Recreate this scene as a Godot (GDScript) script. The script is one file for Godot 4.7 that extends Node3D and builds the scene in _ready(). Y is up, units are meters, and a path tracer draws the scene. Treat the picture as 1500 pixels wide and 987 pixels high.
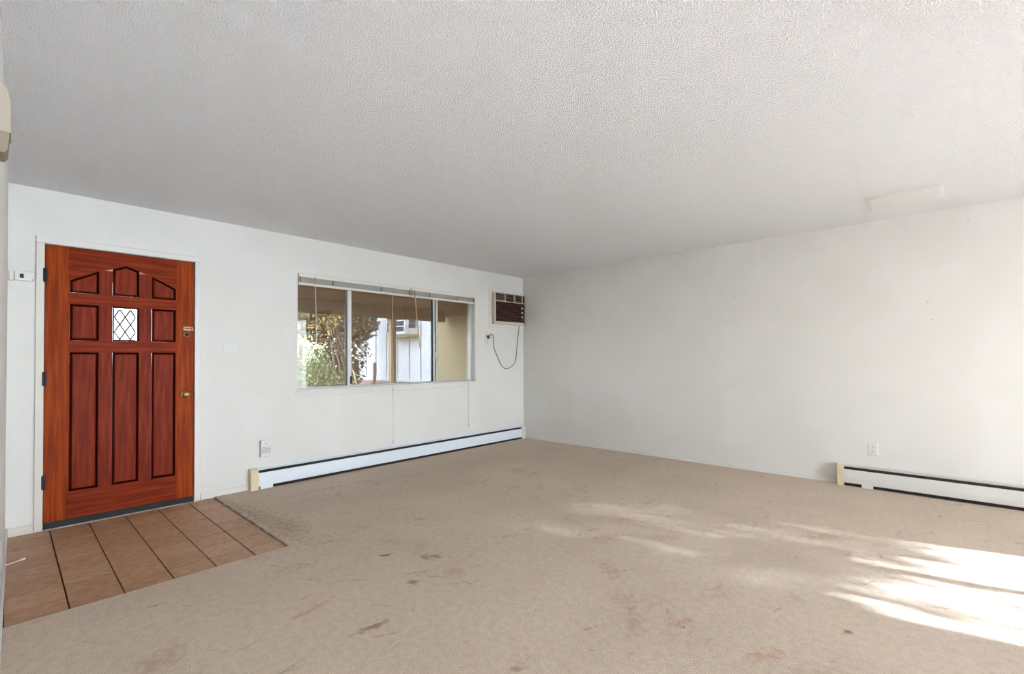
extends Node3D
# Axes: the room's far right corner (window wall meets blank right wall) is the origin; the window wall is z = 0 and runs to -x, the right wall is x = 0 and runs to +z.

const H := 2.44          # ceiling height
const XL := -5.361       # left wall where it meets the window wall
const ZB := 10.5          # wall behind the camera
const CARPET := 0.012
const SUN := Vector3(0.2080, 0.2750, 0.9455)   # towards the sun, not normalised
const SILL_Y := 0.887

var mats := {}
var used := {}
var rng := RandomNumberGenerator.new()

# ------------------------------------------------------------------ naming
func numbered(called: String) -> String:
	var n: int = used.get(called, 0)
	used[called] = n + 1
	return called if n == 0 else "%s_%03d" % [called, n]

func tag(o: Node, label: String, category: String, group := "", kind := "") -> Node:
	o.set_meta("label", label)
	if category != "": o.set_meta("category", category)
	if group != "": o.set_meta("group", group)
	if kind != "": o.set_meta("kind", kind)
	return o

func base(called: String, at: Vector3, turn := 0.0) -> Node3D:
	var n := Node3D.new()
	n.name = numbered(called)
	n.position = at
	n.rotation.y = turn
	add_child(n, true)
	return n

func part(called: String, st: SurfaceTool, m: Material, parent: Node = null, at := Vector3.ZERO, smooth := false) -> MeshInstance3D:
	var o := MeshInstance3D.new()
	st.generate_normals()
	o.mesh = st.commit()
	o.mesh.surface_set_material(0, m)
	o.name = called if parent else numbered(called)
	o.position = at
	(parent if parent else self).add_child(o, true)
	return o

func inst(called: String, mesh: Mesh, parent: Node, at := Vector3.ZERO, m: Material = null) -> MeshInstance3D:
	var o := MeshInstance3D.new()
	o.mesh = mesh
	if m: o.set_surface_override_material(0, m)
	o.name = called
	o.position = at
	parent.add_child(o, true)
	return o

# ------------------------------------------------------------------ shapes
func mb(smooth := false) -> SurfaceTool:
	var st := SurfaceTool.new()
	st.begin(Mesh.PRIMITIVE_TRIANGLES)
	st.set_smooth_group(0 if smooth else -1)
	return st

func tri(st: SurfaceTool, a: Vector3, b: Vector3, c: Vector3, inside: Vector3) -> void:
	var n := (c - a).cross(b - a)
	if n.length_squared() < 1e-16: return
	var out := (a + b + c) / 3.0 - inside
	if n.dot(out) < 0.0:
		var t := b
		b = c
		c = t
	for v in [a, b, c]:
		st.set_uv(Vector2(v.x, v.z))
		st.add_vertex(v)

func quad(st: SurfaceTool, a: Vector3, b: Vector3, c: Vector3, d: Vector3, inside: Vector3) -> void:
	tri(st, a, b, c, inside)
	tri(st, a, c, d, inside)

func bx(st: SurfaceTool, lo: Vector3, hi: Vector3, b := 0.002) -> SurfaceTool:
	var c := (lo + hi) / 2.0
	var h := (hi - lo) / 2.0
	b = minf(b, minf(h.x, minf(h.y, h.z)) * 0.9)
	var P := func(s: Vector3, axis: int) -> Vector3:
		var v := Vector3(h.x - b, h.y - b, h.z - b)
		v[axis] = h[axis]
		return c + v * s
	for axis in 3:
		var u := (axis + 1) % 3
		var w := (axis + 2) % 3
		for s in [-1.0, 1.0]:
			var q := []
			for k in [[-1.0, -1.0], [1.0, -1.0], [1.0, 1.0], [-1.0, 1.0]]:
				var sg := Vector3.ZERO
				sg[axis] = s
				sg[u] = k[0]
				sg[w] = k[1]
				q.append(P.call(sg, axis))
			quad(st, q[0], q[1], q[2], q[3], c)
		if b > 0.0:
			for s1 in [-1.0, 1.0]:
				for s2 in [-1.0, 1.0]:
					var a1 := Vector3.ZERO
					a1[u] = s1
					a1[w] = s2
					var a2 := a1
					a1[axis] = -1.0
					a2[axis] = 1.0
					quad(st, P.call(a1, u), P.call(a2, u), P.call(a2, w), P.call(a1, w), c)
	if b > 0.0:
		for sx in [-1.0, 1.0]:
			for sy in [-1.0, 1.0]:
				for sz in [-1.0, 1.0]:
					var s := Vector3(sx, sy, sz)
					tri(st, P.call(s, 0), P.call(s, 1), P.call(s, 2), c)
	return st

func box_part(called: String, lo: Vector3, hi: Vector3, m: Material, parent: Node = null, b := 0.002) -> MeshInstance3D:
	return part(called, bx(mb(), lo, hi, b), m, parent)

func tube(st: SurfaceTool, pts: Array, r: float, n := 8) -> SurfaceTool:
	var rings := []
	for i in pts.size():
		var d: Vector3 = (pts[mini(i + 1, pts.size() - 1)] - pts[maxi(i - 1, 0)]).normalized()
		var a := d.cross(Vector3.UP if absf(d.y) < 0.9 else Vector3.RIGHT).normalized()
		var b := d.cross(a).normalized()
		var ring := []
		for k in n:
			var t := TAU * k / n
			ring.append(pts[i] + (a * cos(t) + b * sin(t)) * r)
		rings.append(ring)
	for i in pts.size() - 1:
		var mid: Vector3 = (pts[i] + pts[i + 1]) / 2.0
		for k in n:
			var j := (k + 1) % n
			quad(st, rings[i][k], rings[i + 1][k], rings[i + 1][j], rings[i][j], mid)
	for e in [0, pts.size() - 1]:
		var back: Vector3 = pts[1] if e == 0 else pts[pts.size() - 2]
		for k in n:
			tri(st, pts[e], rings[e][k], rings[e][(k + 1) % n], back)
	return st

func spline(pts: Array, per := 8) -> Array:
	var out := []
	for i in pts.size() - 1:
		var p0: Vector3 = pts[maxi(i - 1, 0)]
		var p3: Vector3 = pts[mini(i + 2, pts.size() - 1)]
		for k in per:
			out.append(pts[i].cubic_interpolate(pts[i + 1], p0, p3, float(k) / per))
	out.append(pts[pts.size() - 1])
	return out

func lathe(st: SurfaceTool, profile: Array, n := 20) -> SurfaceTool:   # profile of (radius, z), turned about z
	for i in profile.size() - 1:
		for k in n:
			var t0 := TAU * k / n
			var t1 := TAU * (k + 1) / n
			var a: Vector2 = profile[i]
			var b: Vector2 = profile[i + 1]
			var q := [Vector3(a.x * cos(t0), a.x * sin(t0), a.y), Vector3(b.x * cos(t0), b.x * sin(t0), b.y), Vector3(b.x * cos(t1), b.x * sin(t1), b.y), Vector3(a.x * cos(t1), a.x * sin(t1), a.y)]
			var d := b - a
			var out := Vector3(-d.y, 0, d.x)       # outward in the (r, z) half plane
			var tm := (t0 + t1) / 2.0
			var o3 := Vector3(out.x * cos(tm), out.x * sin(tm), out.z)
			var mid: Vector3 = (q[0] + q[1] + q[2] + q[3]) / 4.0
			quad(st, q[0], q[1], q[2], q[3], mid + o3.normalized())
	return st

func inset(poly: Array, d: float) -> Array:
	var n := poly.size()
	var area := 0.0
	for i in n:
		var a: Vector2 = poly[i]
		var b: Vector2 = poly[(i + 1) % n]
		area += a.cross(b)
	var sgn := signf(area)
	var out := []
	for i in n:
		var p0: Vector2 = poly[(i + n - 1) % n]
		var p1: Vector2 = poly[i]
		var p2: Vector2 = poly[(i + 1) % n]
		var e0 := (p1 - p0).normalized()
		var e1 := (p2 - p1).normalized()
		var n0 := Vector2(-e0.y, e0.x) * sgn
		var n1 := Vector2(-e1.y, e1.x) * sgn
		var bis := (n0 + n1).normalized()
		out.append(p1 + bis * d / maxf(0.25, bis.dot(n0)))
	return out

func rings_xy(st: SurfaceTool, poly: Array, steps: Array, cap := true) -> SurfaceTool:   # steps of (inset, z); faces turn to +z
	var last := []
	for s in steps:
		var ring := []
		for p in inset(poly, s.x):
			ring.append(Vector3(p.x, p.y, s.y))
		if last.size():
			for i in ring.size():
				var j := (i + 1) % ring.size()
				var c: Vector3 = (last[i] + last[j] + ring[i] + ring[j]) / 4.0
				quad(st, last[i], last[j], ring[j], ring[i], c - Vector3(0, 0, 1))
		last = ring
	if cap:
		var mid := Vector3.ZERO
		for v in last: mid += v / last.size()
		for i in last.size():
			tri(st, last[i], last[(i + 1) % last.size()], mid, mid - Vector3(0, 0, 1))
	return st

func prism_xy(st: SurfaceTool, poly: Array, z0: float, z1: float) -> SurfaceTool:     # any simple polygon
	var idx := Geometry2D.triangulate_polygon(PackedVector2Array(poly))
	for z in [z0, z1]:
		var inside := Vector3(0, 0, (z0 + z1) / 2.0)
		for i in range(0, idx.size(), 3):
			var q := []
			for k in 3:
				var p: Vector2 = poly[idx[i + k]]
				q.append(Vector3(p.x, p.y, z))
			var c: Vector3 = (q[0] + q[1] + q[2]) / 3.0
			tri(st, q[0], q[1], q[2], Vector3(c.x, c.y, inside.z))
	var cw := Geometry2D.is_polygon_clockwise(PackedVector2Array(poly))
	for i in poly.size():
		var a: Vector2 = poly[i]
		var b: Vector2 = poly[(i + 1) % poly.size()]
		var nrm := Vector2(b.y - a.y, a.x - b.x) * (-1.0 if cw else 1.0)
		var m := (a + b) / 2.0 - nrm
		quad(st, Vector3(a.x, a.y, z0), Vector3(b.x, b.y, z0), Vector3(b.x, b.y, z1), Vector3(a.x, a.y, z1), Vector3(m.x, m.y, (z0 + z1) / 2.0))
	return st

func rect(x0: float, y0: float, x1: float, y1: float) -> Array:
	return [Vector2(x0, y0), Vector2(x1, y0), Vector2(x1, y1), Vector2(x0, y1)]

# a profile in (y, out) swept along an axis: p.x is the height, p.y how far it stands off the wall
func sweep_profile(prof: Array, a: Vector3, along: Vector3, out: Vector3) -> SurfaceTool:
	var st := mb()
	var n := prof.size()
	var pts := PackedVector2Array(prof)
	var cw := Geometry2D.is_polygon_clockwise(pts)
	for i in n:
		var p: Vector2 = prof[i]
		var q: Vector2 = prof[(i + 1) % n]
		var nrm := Vector2(q.y - p.y, p.x - q.x) * (-1.0 if cw else 1.0)
		var m := (p + q) / 2.0 - nrm
		var v := func(w: Vector2, t: float) -> Vector3: return a + Vector3.UP * w.x + out * w.y + along * t
		quad(st, v.call(p, 0.0), v.call(q, 0.0), v.call(q, 1.0), v.call(p, 1.0), v.call(m, 0.5))
	var idx := Geometry2D.triangulate_polygon(pts)
	for i in range(0, idx.size(), 3):
		for t in [0.0, 1.0]:
			var q := []
			for k in 3:
				var w: Vector2 = prof[idx[i + k]]
				q.append(a + Vector3.UP * w.x + out * w.y + along * t)
			var c: Vector3 = (q[0] + q[1] + q[2]) / 3.0
			tri(st, q[0], q[1], q[2], c + along * (0.5 - t))
	return st

# ------------------------------------------------------------------ materials
func srgb(r: float, g: float, b: float) -> Color:
	return Color(r / 255.0, g / 255.0, b / 255.0)

func plain(c: Color, rough := 0.6, metal := 0.0) -> StandardMaterial3D:
	var m := StandardMaterial3D.new()
	m.albedo_color = c
	m.roughness = rough
	m.metallic = metal
	return m

func noise_tex(freq: float, octaves: int, size: int, ramp: Array, sd := 1, kind := FastNoiseLite.TYPE_SIMPLEX_SMOOTH) -> NoiseTexture2D:
	var n := FastNoiseLite.new()
	n.noise_type = kind
	n.frequency = freq
	n.fractal_octaves = octaves
	n.seed = sd
	if octaves == 1: n.fractal_type = FastNoiseLite.FRACTAL_NONE
	var t := NoiseTexture2D.new()
	t.width = size
	t.height = size
	t.seamless = true
	t.noise = n
	var g := Gradient.new()
	g.offsets = PackedFloat32Array(ramp.map(func(r): return r[0]))
	g.colors = PackedColorArray(ramp.map(func(r): return r[1]))
	t.color_ramp = g
	return t

func grey(v: float) -> Color:
	return Color(v, v, v)

func wood(sd: int, dark: Color, mid: Color, light: Color, scale: Vector3) -> StandardMaterial3D:
	var m := plain(Color.WHITE, 0.5)
	m.albedo_texture = noise_tex(0.012, 4, 512, [[0.2, dark], [0.5, mid], [0.8, light]], sd)
	m.uv1_triplanar = true
	m.uv1_world_triplanar = true
	m.uv1_scale = scale
	m.metallic_specular = 0.22
	return m

func make_materials() -> void:
	var wall_tex := noise_tex(0.004, 3, 512, [[0.3, srgb(229, 228, 222)], [0.7, srgb(232, 231, 226)]], 11)
	var wall := plain(Color.WHITE, 0.75)
	wall.albedo_texture = wall_tex
	wall.uv1_triplanar = true
	wall.uv1_world_triplanar = true
	wall.uv1_scale = Vector3(0.5, 0.5, 0.5)
	wall.heightmap_enabled = true
	wall.heightmap_texture = noise_tex(0.05, 3, 512, [[0.0, grey(0.0)], [1.0, grey(1.0)]], 12)
	wall.heightmap_scale = 0.05
	wall.heightmap_flip_texture = false
	mats.wall = wall
	mats.trim = plain(srgb(229, 228, 222), 0.45)
	mats.trim_old = plain(srgb(222, 218, 206), 0.5)
	var ceil := plain(srgb(246, 246, 247), 0.9)
	ceil.uv1_triplanar = true
	ceil.uv1_world_triplanar = true
	ceil.uv1_scale = Vector3(1.25, 1.25, 1.25)
	ceil.heightmap_enabled = true
	ceil.heightmap_texture = noise_tex(0.075, 2, 1024, [[0.35, grey(0.0)], [0.6, grey(0.85)], [0.75, grey(1.0)]], 21)
	ceil.heightmap_scale = 0.4
	ceil.heightmap_flip_texture = false
	mats.ceiling = ceil
	mats.carpet = carpet_material()
	var dk := srgb(112, 36, 8)
	mats.wood_v = wood(31, srgb(128, 46, 6), srgb(144, 54, 9), srgb(158, 66, 14), Vector3(5, 0.3, 5))
	mats.wood_h = wood(32, srgb(112, 34, 8), srgb(128, 42, 13), srgb(140, 52, 18), Vector3(0.35, 5, 5))
	mats.wood_p = wood(33, srgb(110, 34, 15), srgb(124, 42, 20), srgb(136, 52, 26), Vector3(4.5, 0.35, 5))
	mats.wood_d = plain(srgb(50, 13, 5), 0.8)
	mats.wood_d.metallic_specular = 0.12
	var tiles := []
	for k in 4:
		var t := plain(Color.WHITE, 0.5)
		var o: float = [0, -6, 5, -3][k]
		t.albedo_texture = noise_tex(0.03, 4, 256, [[0.1, srgb(176 + o, 136 + o, 104 + o)], [0.5, srgb(190 + o, 149 + o, 114 + o)], [0.9, srgb(200 + o, 161 + o, 126 + o)]], 41 + k)
		t.uv1_triplanar = true
		t.uv1_world_triplanar = true
		t.uv1_scale = Vector3(1.7, 1.7, 3.1)
		tiles.append(t)
	mats.tiles = tiles
	mats.grout = plain(srgb(70, 44, 30), 0.95)
	mats.heater = plain(srgb(230, 239, 246), 0.35)
	mats.heater_r = plain(srgb(222, 222, 217), 0.4)
	mats.cream = plain(srgb(228, 214, 176), 0.5)
	mats.thermo = plain(srgb(152, 143, 128), 0.7)
	mats.thermo_band = plain(srgb(128, 115, 98), 0.7)
	mats.cream_dirty = plain(srgb(205, 189, 150), 0.55)
	mats.heater_dark = plain(srgb(40, 32, 26), 0.8)
	mats.black = plain(srgb(22, 20, 19), 0.5)
	mats.cord = plain(srgb(34, 32, 31), 0.5)
	mats.white = plain(srgb(229, 229, 225), 0.4)
	mats.white_grey = plain(srgb(176, 178, 178), 0.4)
	mats.slot = plain(srgb(40, 38, 36), 0.7)
	mats.alu = plain(srgb(214, 217, 216), 0.35, 0.25)
	mats.alu_dark = plain(srgb(98, 99, 95), 0.4, 0.4)
	mats.threshold = plain(srgb(176, 172, 162), 0.6, 0.2)
	mats.rubber = plain(srgb(33, 33, 34), 0.7)
	mats.brass = plain(srgb(212, 176, 104), 0.22, 1.0)
	mats.bronze = plain(srgb(128, 96, 66), 0.35, 0.8)
	mats.steel = plain(srgb(190, 184, 172), 0.3, 0.9)
	mats.iron = plain(srgb(44, 38, 34), 0.6, 0.3)
	mats.lead = plain(srgb(62, 58, 40), 0.5, 0.4)
	mats.ac_brown = plain(srgb(66, 40, 30), 0.5)
	mats.ac_back = plain(srgb(22, 13, 10), 0.8)
	mats.ac_louvre = plain(srgb(150, 128, 104), 0.5)
	mats.ac_slat = plain(srgb(92, 60, 46), 0.5)
	mats.ac_body = plain(srgb(214, 204, 186), 0.5)
	mats.blind = plain(srgb(232, 228, 214), 0.4)
	mats.slat = plain(srgb(205, 204, 198), 0.4)
	mats.cordw = plain(srgb(206, 203, 194), 0.7)
	mats.wand = plain(srgb(188, 152, 108), 0.5)
	var glass := plain(Color(1, 1, 1, 0.06), 0.02)
	glass.transparency = BaseMaterial3D.TRANSPARENCY_ALPHA
	mats.glass = glass
	var tint := plain(Color(0.40, 0.35, 0.26, 0.59), 0.02)  # tint added to dim the view outdoors
	tint.transparency = BaseMaterial3D.TRANSPARENCY_ALPHA
	mats.tinted_glass = tint
	var lite := plain(Color(0.80, 0.76, 0.62, 0.72), 0.08)
	lite.transparency = BaseMaterial3D.TRANSPARENCY_ALPHA
	mats.lite_glass = lite
	mats.tan = plain(srgb(188, 158, 112), 0.7)
	mats.tan_dark = plain(srgb(124, 72, 18), 0.75)  # tan darkened, porch shade put into the colour of the beam
	mats.siding = plain(srgb(226, 224, 222), 0.7)
	mats.cream_wall = plain(srgb(184, 166, 126), 0.8)
	mats.batten = plain(srgb(78, 66, 54), 0.8)
	mats.brick = plain(srgb(172, 132, 118), 0.9)
	mats.mortar = plain(srgb(196, 180, 170), 0.95)
	mats.concrete = plain(srgb(188, 182, 172), 0.9)
	mats.absorber_floor = plain(srgb(96, 68, 46), 0.6)
	mats.absorber = plain(srgb(132, 96, 66), 0.6)  # brown added to unseen surfaces to soak up bounced light
	mats.patio = plain(srgb(230, 228, 224), 0.9)
	mats.soil = plain(srgb(84, 74, 60), 0.95)
	mats.bark = plain(srgb(140, 112, 88), 0.9)
	mats.coil = plain(srgb(34, 33, 40), 0.8)
	mats.vent = plain(srgb(44, 28, 18), 0.8)
	mats.nail = plain(srgb(158, 153, 146), 0.6)

func leaf_material(c: Color) -> StandardMaterial3D:
	var m := plain(c, 0.55)
	m.vertex_color_use_as_albedo = true
	m.backlight_enabled = true
	m.backlight = Color(0.35, 0.4, 0.12)
	m.cull_mode = BaseMaterial3D.CULL_DISABLED
	return m

func carpet_material() -> StandardMaterial3D:
	var m := plain(Color.WHITE, 0.95)
	m.metallic_specular = 0.15
	m.albedo_texture = noise_tex(0.22, 2, 512, [[0.15, srgb(202, 179, 155)], [0.5, srgb(237, 217, 197)], [0.85, srgb(255, 244, 228)]], 51)
	m.uv1_scale = Vector3(2.2, 2.2, 1)
	m.heightmap_enabled = true
	m.heightmap_texture = noise_tex(0.16, 2, 512, [[0.2, grey(0.0)], [0.8, grey(1.0)]], 52)
	m.heightmap_scale = 0.35
	m.heightmap_flip_texture = false
	# wear and spots over the whole floor, laid on the second set of coordinates
	var w := 1024
	var h := 1280
	var a := FastNoiseLite.new()
	a.seed = 53
	a.frequency = 0.004
	a.fractal_octaves = 3
	var b := FastNoiseLite.new()
	b.seed = 54
	b.frequency = 0.11
	b.fractal_octaves = 3
	var ia := a.get_image(w, h).get_data()
	var ib := b.get_image(w, h).get_data()
	var bytes := PackedByteArray()
	bytes.resize(w * h * 3)
	for i in w * h:
		var v := 0.96 + 0.00022 * (ia[i] - 128) + 0.00028 * (ib[i] - 128)
		bytes[i * 3] = clampi(int(v * 255.0), 0, 255)
		bytes[i * 3 + 1] = clampi(int((v - 0.004) * 255.0), 0, 255)
		bytes[i * 3 + 2] = clampi(int((v - 0.010) * 255.0), 0, 255)
	# [x, z, radius along, radius across, turn, strength, redness]
	var spots := SPOTS.duplicate()
	var r := RandomNumberGenerator.new()
	r.seed = 5
	for k in 420:      # small creases and crushed tufts
		spots.append([r.randf_range(-5.3, -0.05), r.randf_range(0.1, 5.6), r.randf_range(0.015, 0.07), r.randf_range(0.004, 0.009), r.randf_range(-0.5, 1.2), r.randf_range(0.05, 0.17), 0.0])
	for k in 60:       # faint larger soiling
		spots.append([r.randf_range(-5.0, -1.5), r.randf_range(0.4, 4.5), r.randf_range(0.05, 0.14), r.randf_range(0.03, 0.07), r.randf_range(0, 3.1), r.randf_range(0.03, 0.09), r.randf_range(0.0, 1.0)])
	for s in spots:
		var px: float = (s[0] + 5.5) / 5.5 * w
		var pz: float = s[1] / 7.0 * h
		var ra: float = s[2] / 5.5 * w
		var rb: float = s[3] / 5.5 * w
		var rr := int(maxf(ra, rb) * 1.6) + 2
		for y in range(maxi(0, int(pz) - rr), mini(h, int(pz) + rr)):
			for x in range(maxi(0, int(px) - rr), mini(w, int(px) + rr)):
				var d := Vector2(x - px, y - pz).rotated(-s[4])
				var i := y * w + x
				var q := Vector2(d.x / ra, d.y / rb).length() + (ib[i] - 128) * 0.006
				var k: float = clampf(1.25 - q, 0.0, 1.0) * s[5]
				bytes[i * 3] = int(bytes[i * 3] * (1.0 - k * (0.75 - s[6] * 0.5)))
				bytes[i * 3 + 1] = int(bytes[i * 3 + 1] * (1.0 - k * 0.85))
				bytes[i * 3 + 2] = int(bytes[i * 3 + 2] * (1.0 - k))
	m.detail_enabled = true
	m.detail_blend_mode = BaseMaterial3D.BLEND_MODE_MUL
	m.detail_uv_layer = BaseMaterial3D.DETAIL_UV_2
	m.detail_albedo = ImageTexture.create_from_image(Image.create_from_data(w, h, false, Image.FORMAT_RGB8, bytes))
	return m

const SPOTS := [
	[-3.786, 2.208, 0.035, 0.018, 0.6, 0.38, 0.0], [-3.617, 2.426, 0.07, 0.03, 0.7, 0.26, 0.0], [-3.874, 2.621, 0.035, 0.025, 0.3, 0.30, 0.2],
	[-4.25, 2.835, 0.085, 0.022, 0.1, 0.24, 0.1], [-4.37, 2.489, 0.10, 0.022, -0.2, 0.15, 0.9], [-4.027, 3.504, 0.03, 0.02, 0.4, 0.25, 0.1],
	[-3.257, 1.829, 0.06, 0.02, 0.7, 0.14, 0.9], [-3.076, 2.538, 0.06, 0.02, 0.6, 0.10, 0.8], [-3.296, 3.84, 0.06, 0.035, 0.6, 0.12, 1.0],
	[-3.325, 3.86, 0.012, 0.009, 0.0, 0.5, 0.3], [-2.884, 4.396, 0.02, 0.014, 0.5, 0.55, 0.3], [-3.30, 4.18, 0.09, 0.03, 0.6, 0.12, 1.0],
	[-4.04, 1.05, 0.10, 0.55, 0.0, 0.11, 0.0], [-4.085, 0.5, 0.035, 0.45, 0.0, 0.11, 0.0], [-3.95, 1.25, 0.09, 0.20, 0.2, 0.10, 0.2], [-3.3, 0.5, 0.35, 0.03, 0.05, 0.07, 0.7]]

# ------------------------------------------------------------------ the scene
func _ready() -> void:
	rng.seed = 7
	# camera
	var cam := Camera3D.new()
	cam.name = "camera"
	cam.near = 0.05
	cam.far = 200.0
	cam.projection = Camera3D.PROJECTION_FRUSTUM
	cam.size = 0.05 * 987.0 / 685.2
	cam.frustum_offset = Vector2(0, 0.05 * 22.9 / 685.2)
	cam.basis = Basis(Vector3.UP, deg_to_rad(-47.243)) * Basis(Vector3.RIGHT, deg_to_rad(0.838)) * Basis(Vector3.BACK, deg_to_rad(-0.339))
	cam.position = Vector3(-5.3638, 1.199, 4.7252)
	add_child(cam)
	cam.current = true
	# sky, sun, exposure
	var env := Environment.new()
	env.tonemap_mode = Environment.TONE_MAPPER_LINEAR
	env.tonemap_exposure = 2.22
	env.background_mode = Environment.BG_SKY
	var sky_m := ProceduralSkyMaterial.new()
	sky_m.sky_top_color = srgb(196, 216, 242)
	sky_m.sky_horizon_color = srgb(240, 244, 247)
	sky_m.ground_horizon_color = srgb(200, 196, 188)
	sky_m.ground_bottom_color = srgb(150, 144, 134)
	sky_m.sky_energy_multiplier = 3.3
	sky_m.ground_energy_multiplier = 1.6
	var sky := Sky.new()
	sky.sky_material = sky_m
	env.sky = sky
	env.sdfgi_enabled = true
	env.ssao_enabled = true
	env.ssil_enabled = true
	var we := WorldEnvironment.new()
	we.name = "world"
	we.environment = env
	add_child(we)
	var sun := DirectionalLight3D.new()
	sun.name = "sun"
	sun.light_color = Color(0.90, 0.955, 1.0)
	sun.light_energy = 15.0
	sun.light_angular_distance = 0.53
	sun.sky_mode = DirectionalLight3D.SKY_MODE_LIGHT_ONLY
	sun.shadow_enabled = true
	sun.basis = Basis.looking_at(-SUN.normalized())
	add_child(sun)
	make_materials()
	build_room()
	build_outdoors()
	build_floor()
	build_door()
	build_window()
	build_heaters()
	build_air_conditioner()
	build_small_things()

func csg_wall(called: String, lo: Vector3, hi: Vector3, holes: Array, label: String) -> CSGBox3D:
	var o := CSGBox3D.new()
	o.name = called
	o.size = hi - lo
	o.position = (lo + hi) / 2.0
	o.material = mats.wall
	for k in holes.size():
		var c := CSGBox3D.new()
		c.name = "opening_%03d" % k
		c.operation = CSGShape3D.OPERATION_SUBTRACTION
		c.size = holes[k][1] - holes[k][0]
		c.position = (holes[k][0] + holes[k][1]) / 2.0 - o.position
		c.material = mats.wall
		o.add_child(c)
	add_child(o)
	tag(o, label, "wall", "", "structure")
	return o

func build_room() -> void:
	csg_wall("wall_front", Vector3(-6.0, -0.1, -0.15), Vector3(0.15, H + 0.1, 0.0), [
		[Vector3(-5.182, -0.2, -0.3), Vector3(-4.266, 2.051, 0.1)],
		[Vector3(-3.395, 0.887, -0.3), Vector3(-0.995, 2.074, 0.1)],
		[Vector3(-0.665, 1.735, -0.3), Vector3(-0.055, 2.155, 0.1)]], "white window wall with the wooden entry door and sliding window")
	csg_wall("wall_right", Vector3(0.0, -0.1, -0.15), Vector3(0.15, H + 0.1, ZB + 0.15), [[Vector3(-0.1, 0.05, 7.4), Vector3(0.3, 2.3, ZB - 0.15)]], "large blank off-white wall filling the right half of the room")  # unseen rear opening added to let daylight in
	csg_wall("wall_back", Vector3(-6.0, -0.1, ZB), Vector3(0.15, H + 0.1, ZB + 0.15), [
		[Vector3(-1.30, 1.05, ZB - 0.1), Vector3(-0.03, 2.38, ZB + 0.3)],
		[Vector3(-4.0, -0.0, ZB - 0.1), Vector3(-1.9, 2.38, ZB + 0.3)]], "brown unseen wall behind the camera with an added daylight opening")  # the wide floor-level opening is added for daylight
	(get_node("wall_back") as CSGBox3D).material = mats.absorber  # brown finish added to the unseen wall to cut bounce
	for q in [[-3.488, 2.148], [-2.200, 2.254], [-2.143, 2.262], [-0.888, 2.270], [-3.474, 1.557]]:
		part("nail_hole", lathe(mb(), [Vector2(0.0, 0.0015), Vector2(0.0045, 0.001), Vector2(0.005, -0.002)], 8), mats.nail, get_node("wall_front"), Vector3(q[0], q[1], 0.0) - get_node("wall_front").position)
	for q in [[1.468, 2.719], [1.518, 4.650], [1.672, 4.626], [1.863, 3.054], [2.319, 4.883]]:
		var nh := part("nail_hole", lathe(mb(), [Vector2(0.0, 0.0015), Vector2(0.0045, 0.001), Vector2(0.005, -0.002)], 8), mats.nail, get_node("wall_right"), Vector3(0.0, q[0], q[1]) - get_node("wall_right").position)
		nh.rotation.y = -PI / 2.0
	# the left wall stands half a degree out of square
	var lw := Node3D.new()
	lw.name = "wall_left"
	lw.position = Vector3(XL, 0, 0)
	lw.rotation.y = asin(-0.0105)
	add_child(lw)
	tag(lw, "narrow strip of white wall at the left edge beside the entry door", "wall", "", "structure")
	var st := mb()
	var op0 := ZB + 0.2
	bx(st, Vector3(-0.15, -0.1, -0.15), Vector3(0, H + 0.1, op0), 0.0)
	part("wall_panel", st, mats.wall, lw)
	box_part("absorber", Vector3(0.0, 0.012, 5.6), Vector3(0.012, H, ZB - 0.01), mats.absorber, lw, 0.0)  # added on the unseen stretch to absorb bounced light
	box_part("baseboard", Vector3(0.0, 0.0, 0.0), Vector3(0.011, 0.066, op0 - 0.03), mats.trim, lw, 0.003)
	box_part("added_sun_cover", Vector3(-6.0, 2.42, ZB + 0.15), Vector3(-1.0, 2.48, ZB + 4.0), mats.trim, null, 0.0)  # unseen cover added to keep sun off the floor in view
	tag(get_node("added_sun_cover"), "unseen white cover added behind the camera to block the sun", "patio cover", "", "structure")
	box_part("trim_4", Vector3(-0.012, 0.012, 6.0), Vector3(-0.0005, H, 7.4), mats.absorber, null, 0.0)  # added overlay, darkens the unseen wall to weaken its bounce
	tag(get_node("trim_4"), "brown panelling added unseen on the right wall to cut bounced light", "absorber", "", "structure")
	box_part("ceiling", Vector3(-6.0, H, -0.15), Vector3(0.15, H + 0.18, ZB + 0.15), mats.ceiling, null, 0.0)
	tag(get_node("ceiling"), "white popcorn textured ceiling over the whole room", "ceiling", "", "structure")
	# skirting
	box_part("baseboard_front", Vector3(-5.35, 0.0, 0.0), Vector3(-5.226, 0.062, 0.011), mats.trim_old, null, 0.003)
	tag(get_node("baseboard_front"), "short white baseboard between left wall and entry door frame", "baseboard", "", "structure")
	box_part("trim_1", Vector3(-4.222, 0.004, 0.0), Vector3(-3.84, 0.06, 0.011), mats.trim, null, 0.003)
	tag(get_node("trim_1"), "short white baseboard between the entry door and the baseboard heater", "baseboard", "", "structure")
	box_part("baseboard_right", Vector3(-0.011, 0.0, 0.012), Vector3(0.0, 0.055, 3.962), mats.wall, null, 0.003)
	tag(get_node("baseboard_right"), "low off-white baseboard along the blank right wall", "baseboard", "", "structure")

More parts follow.
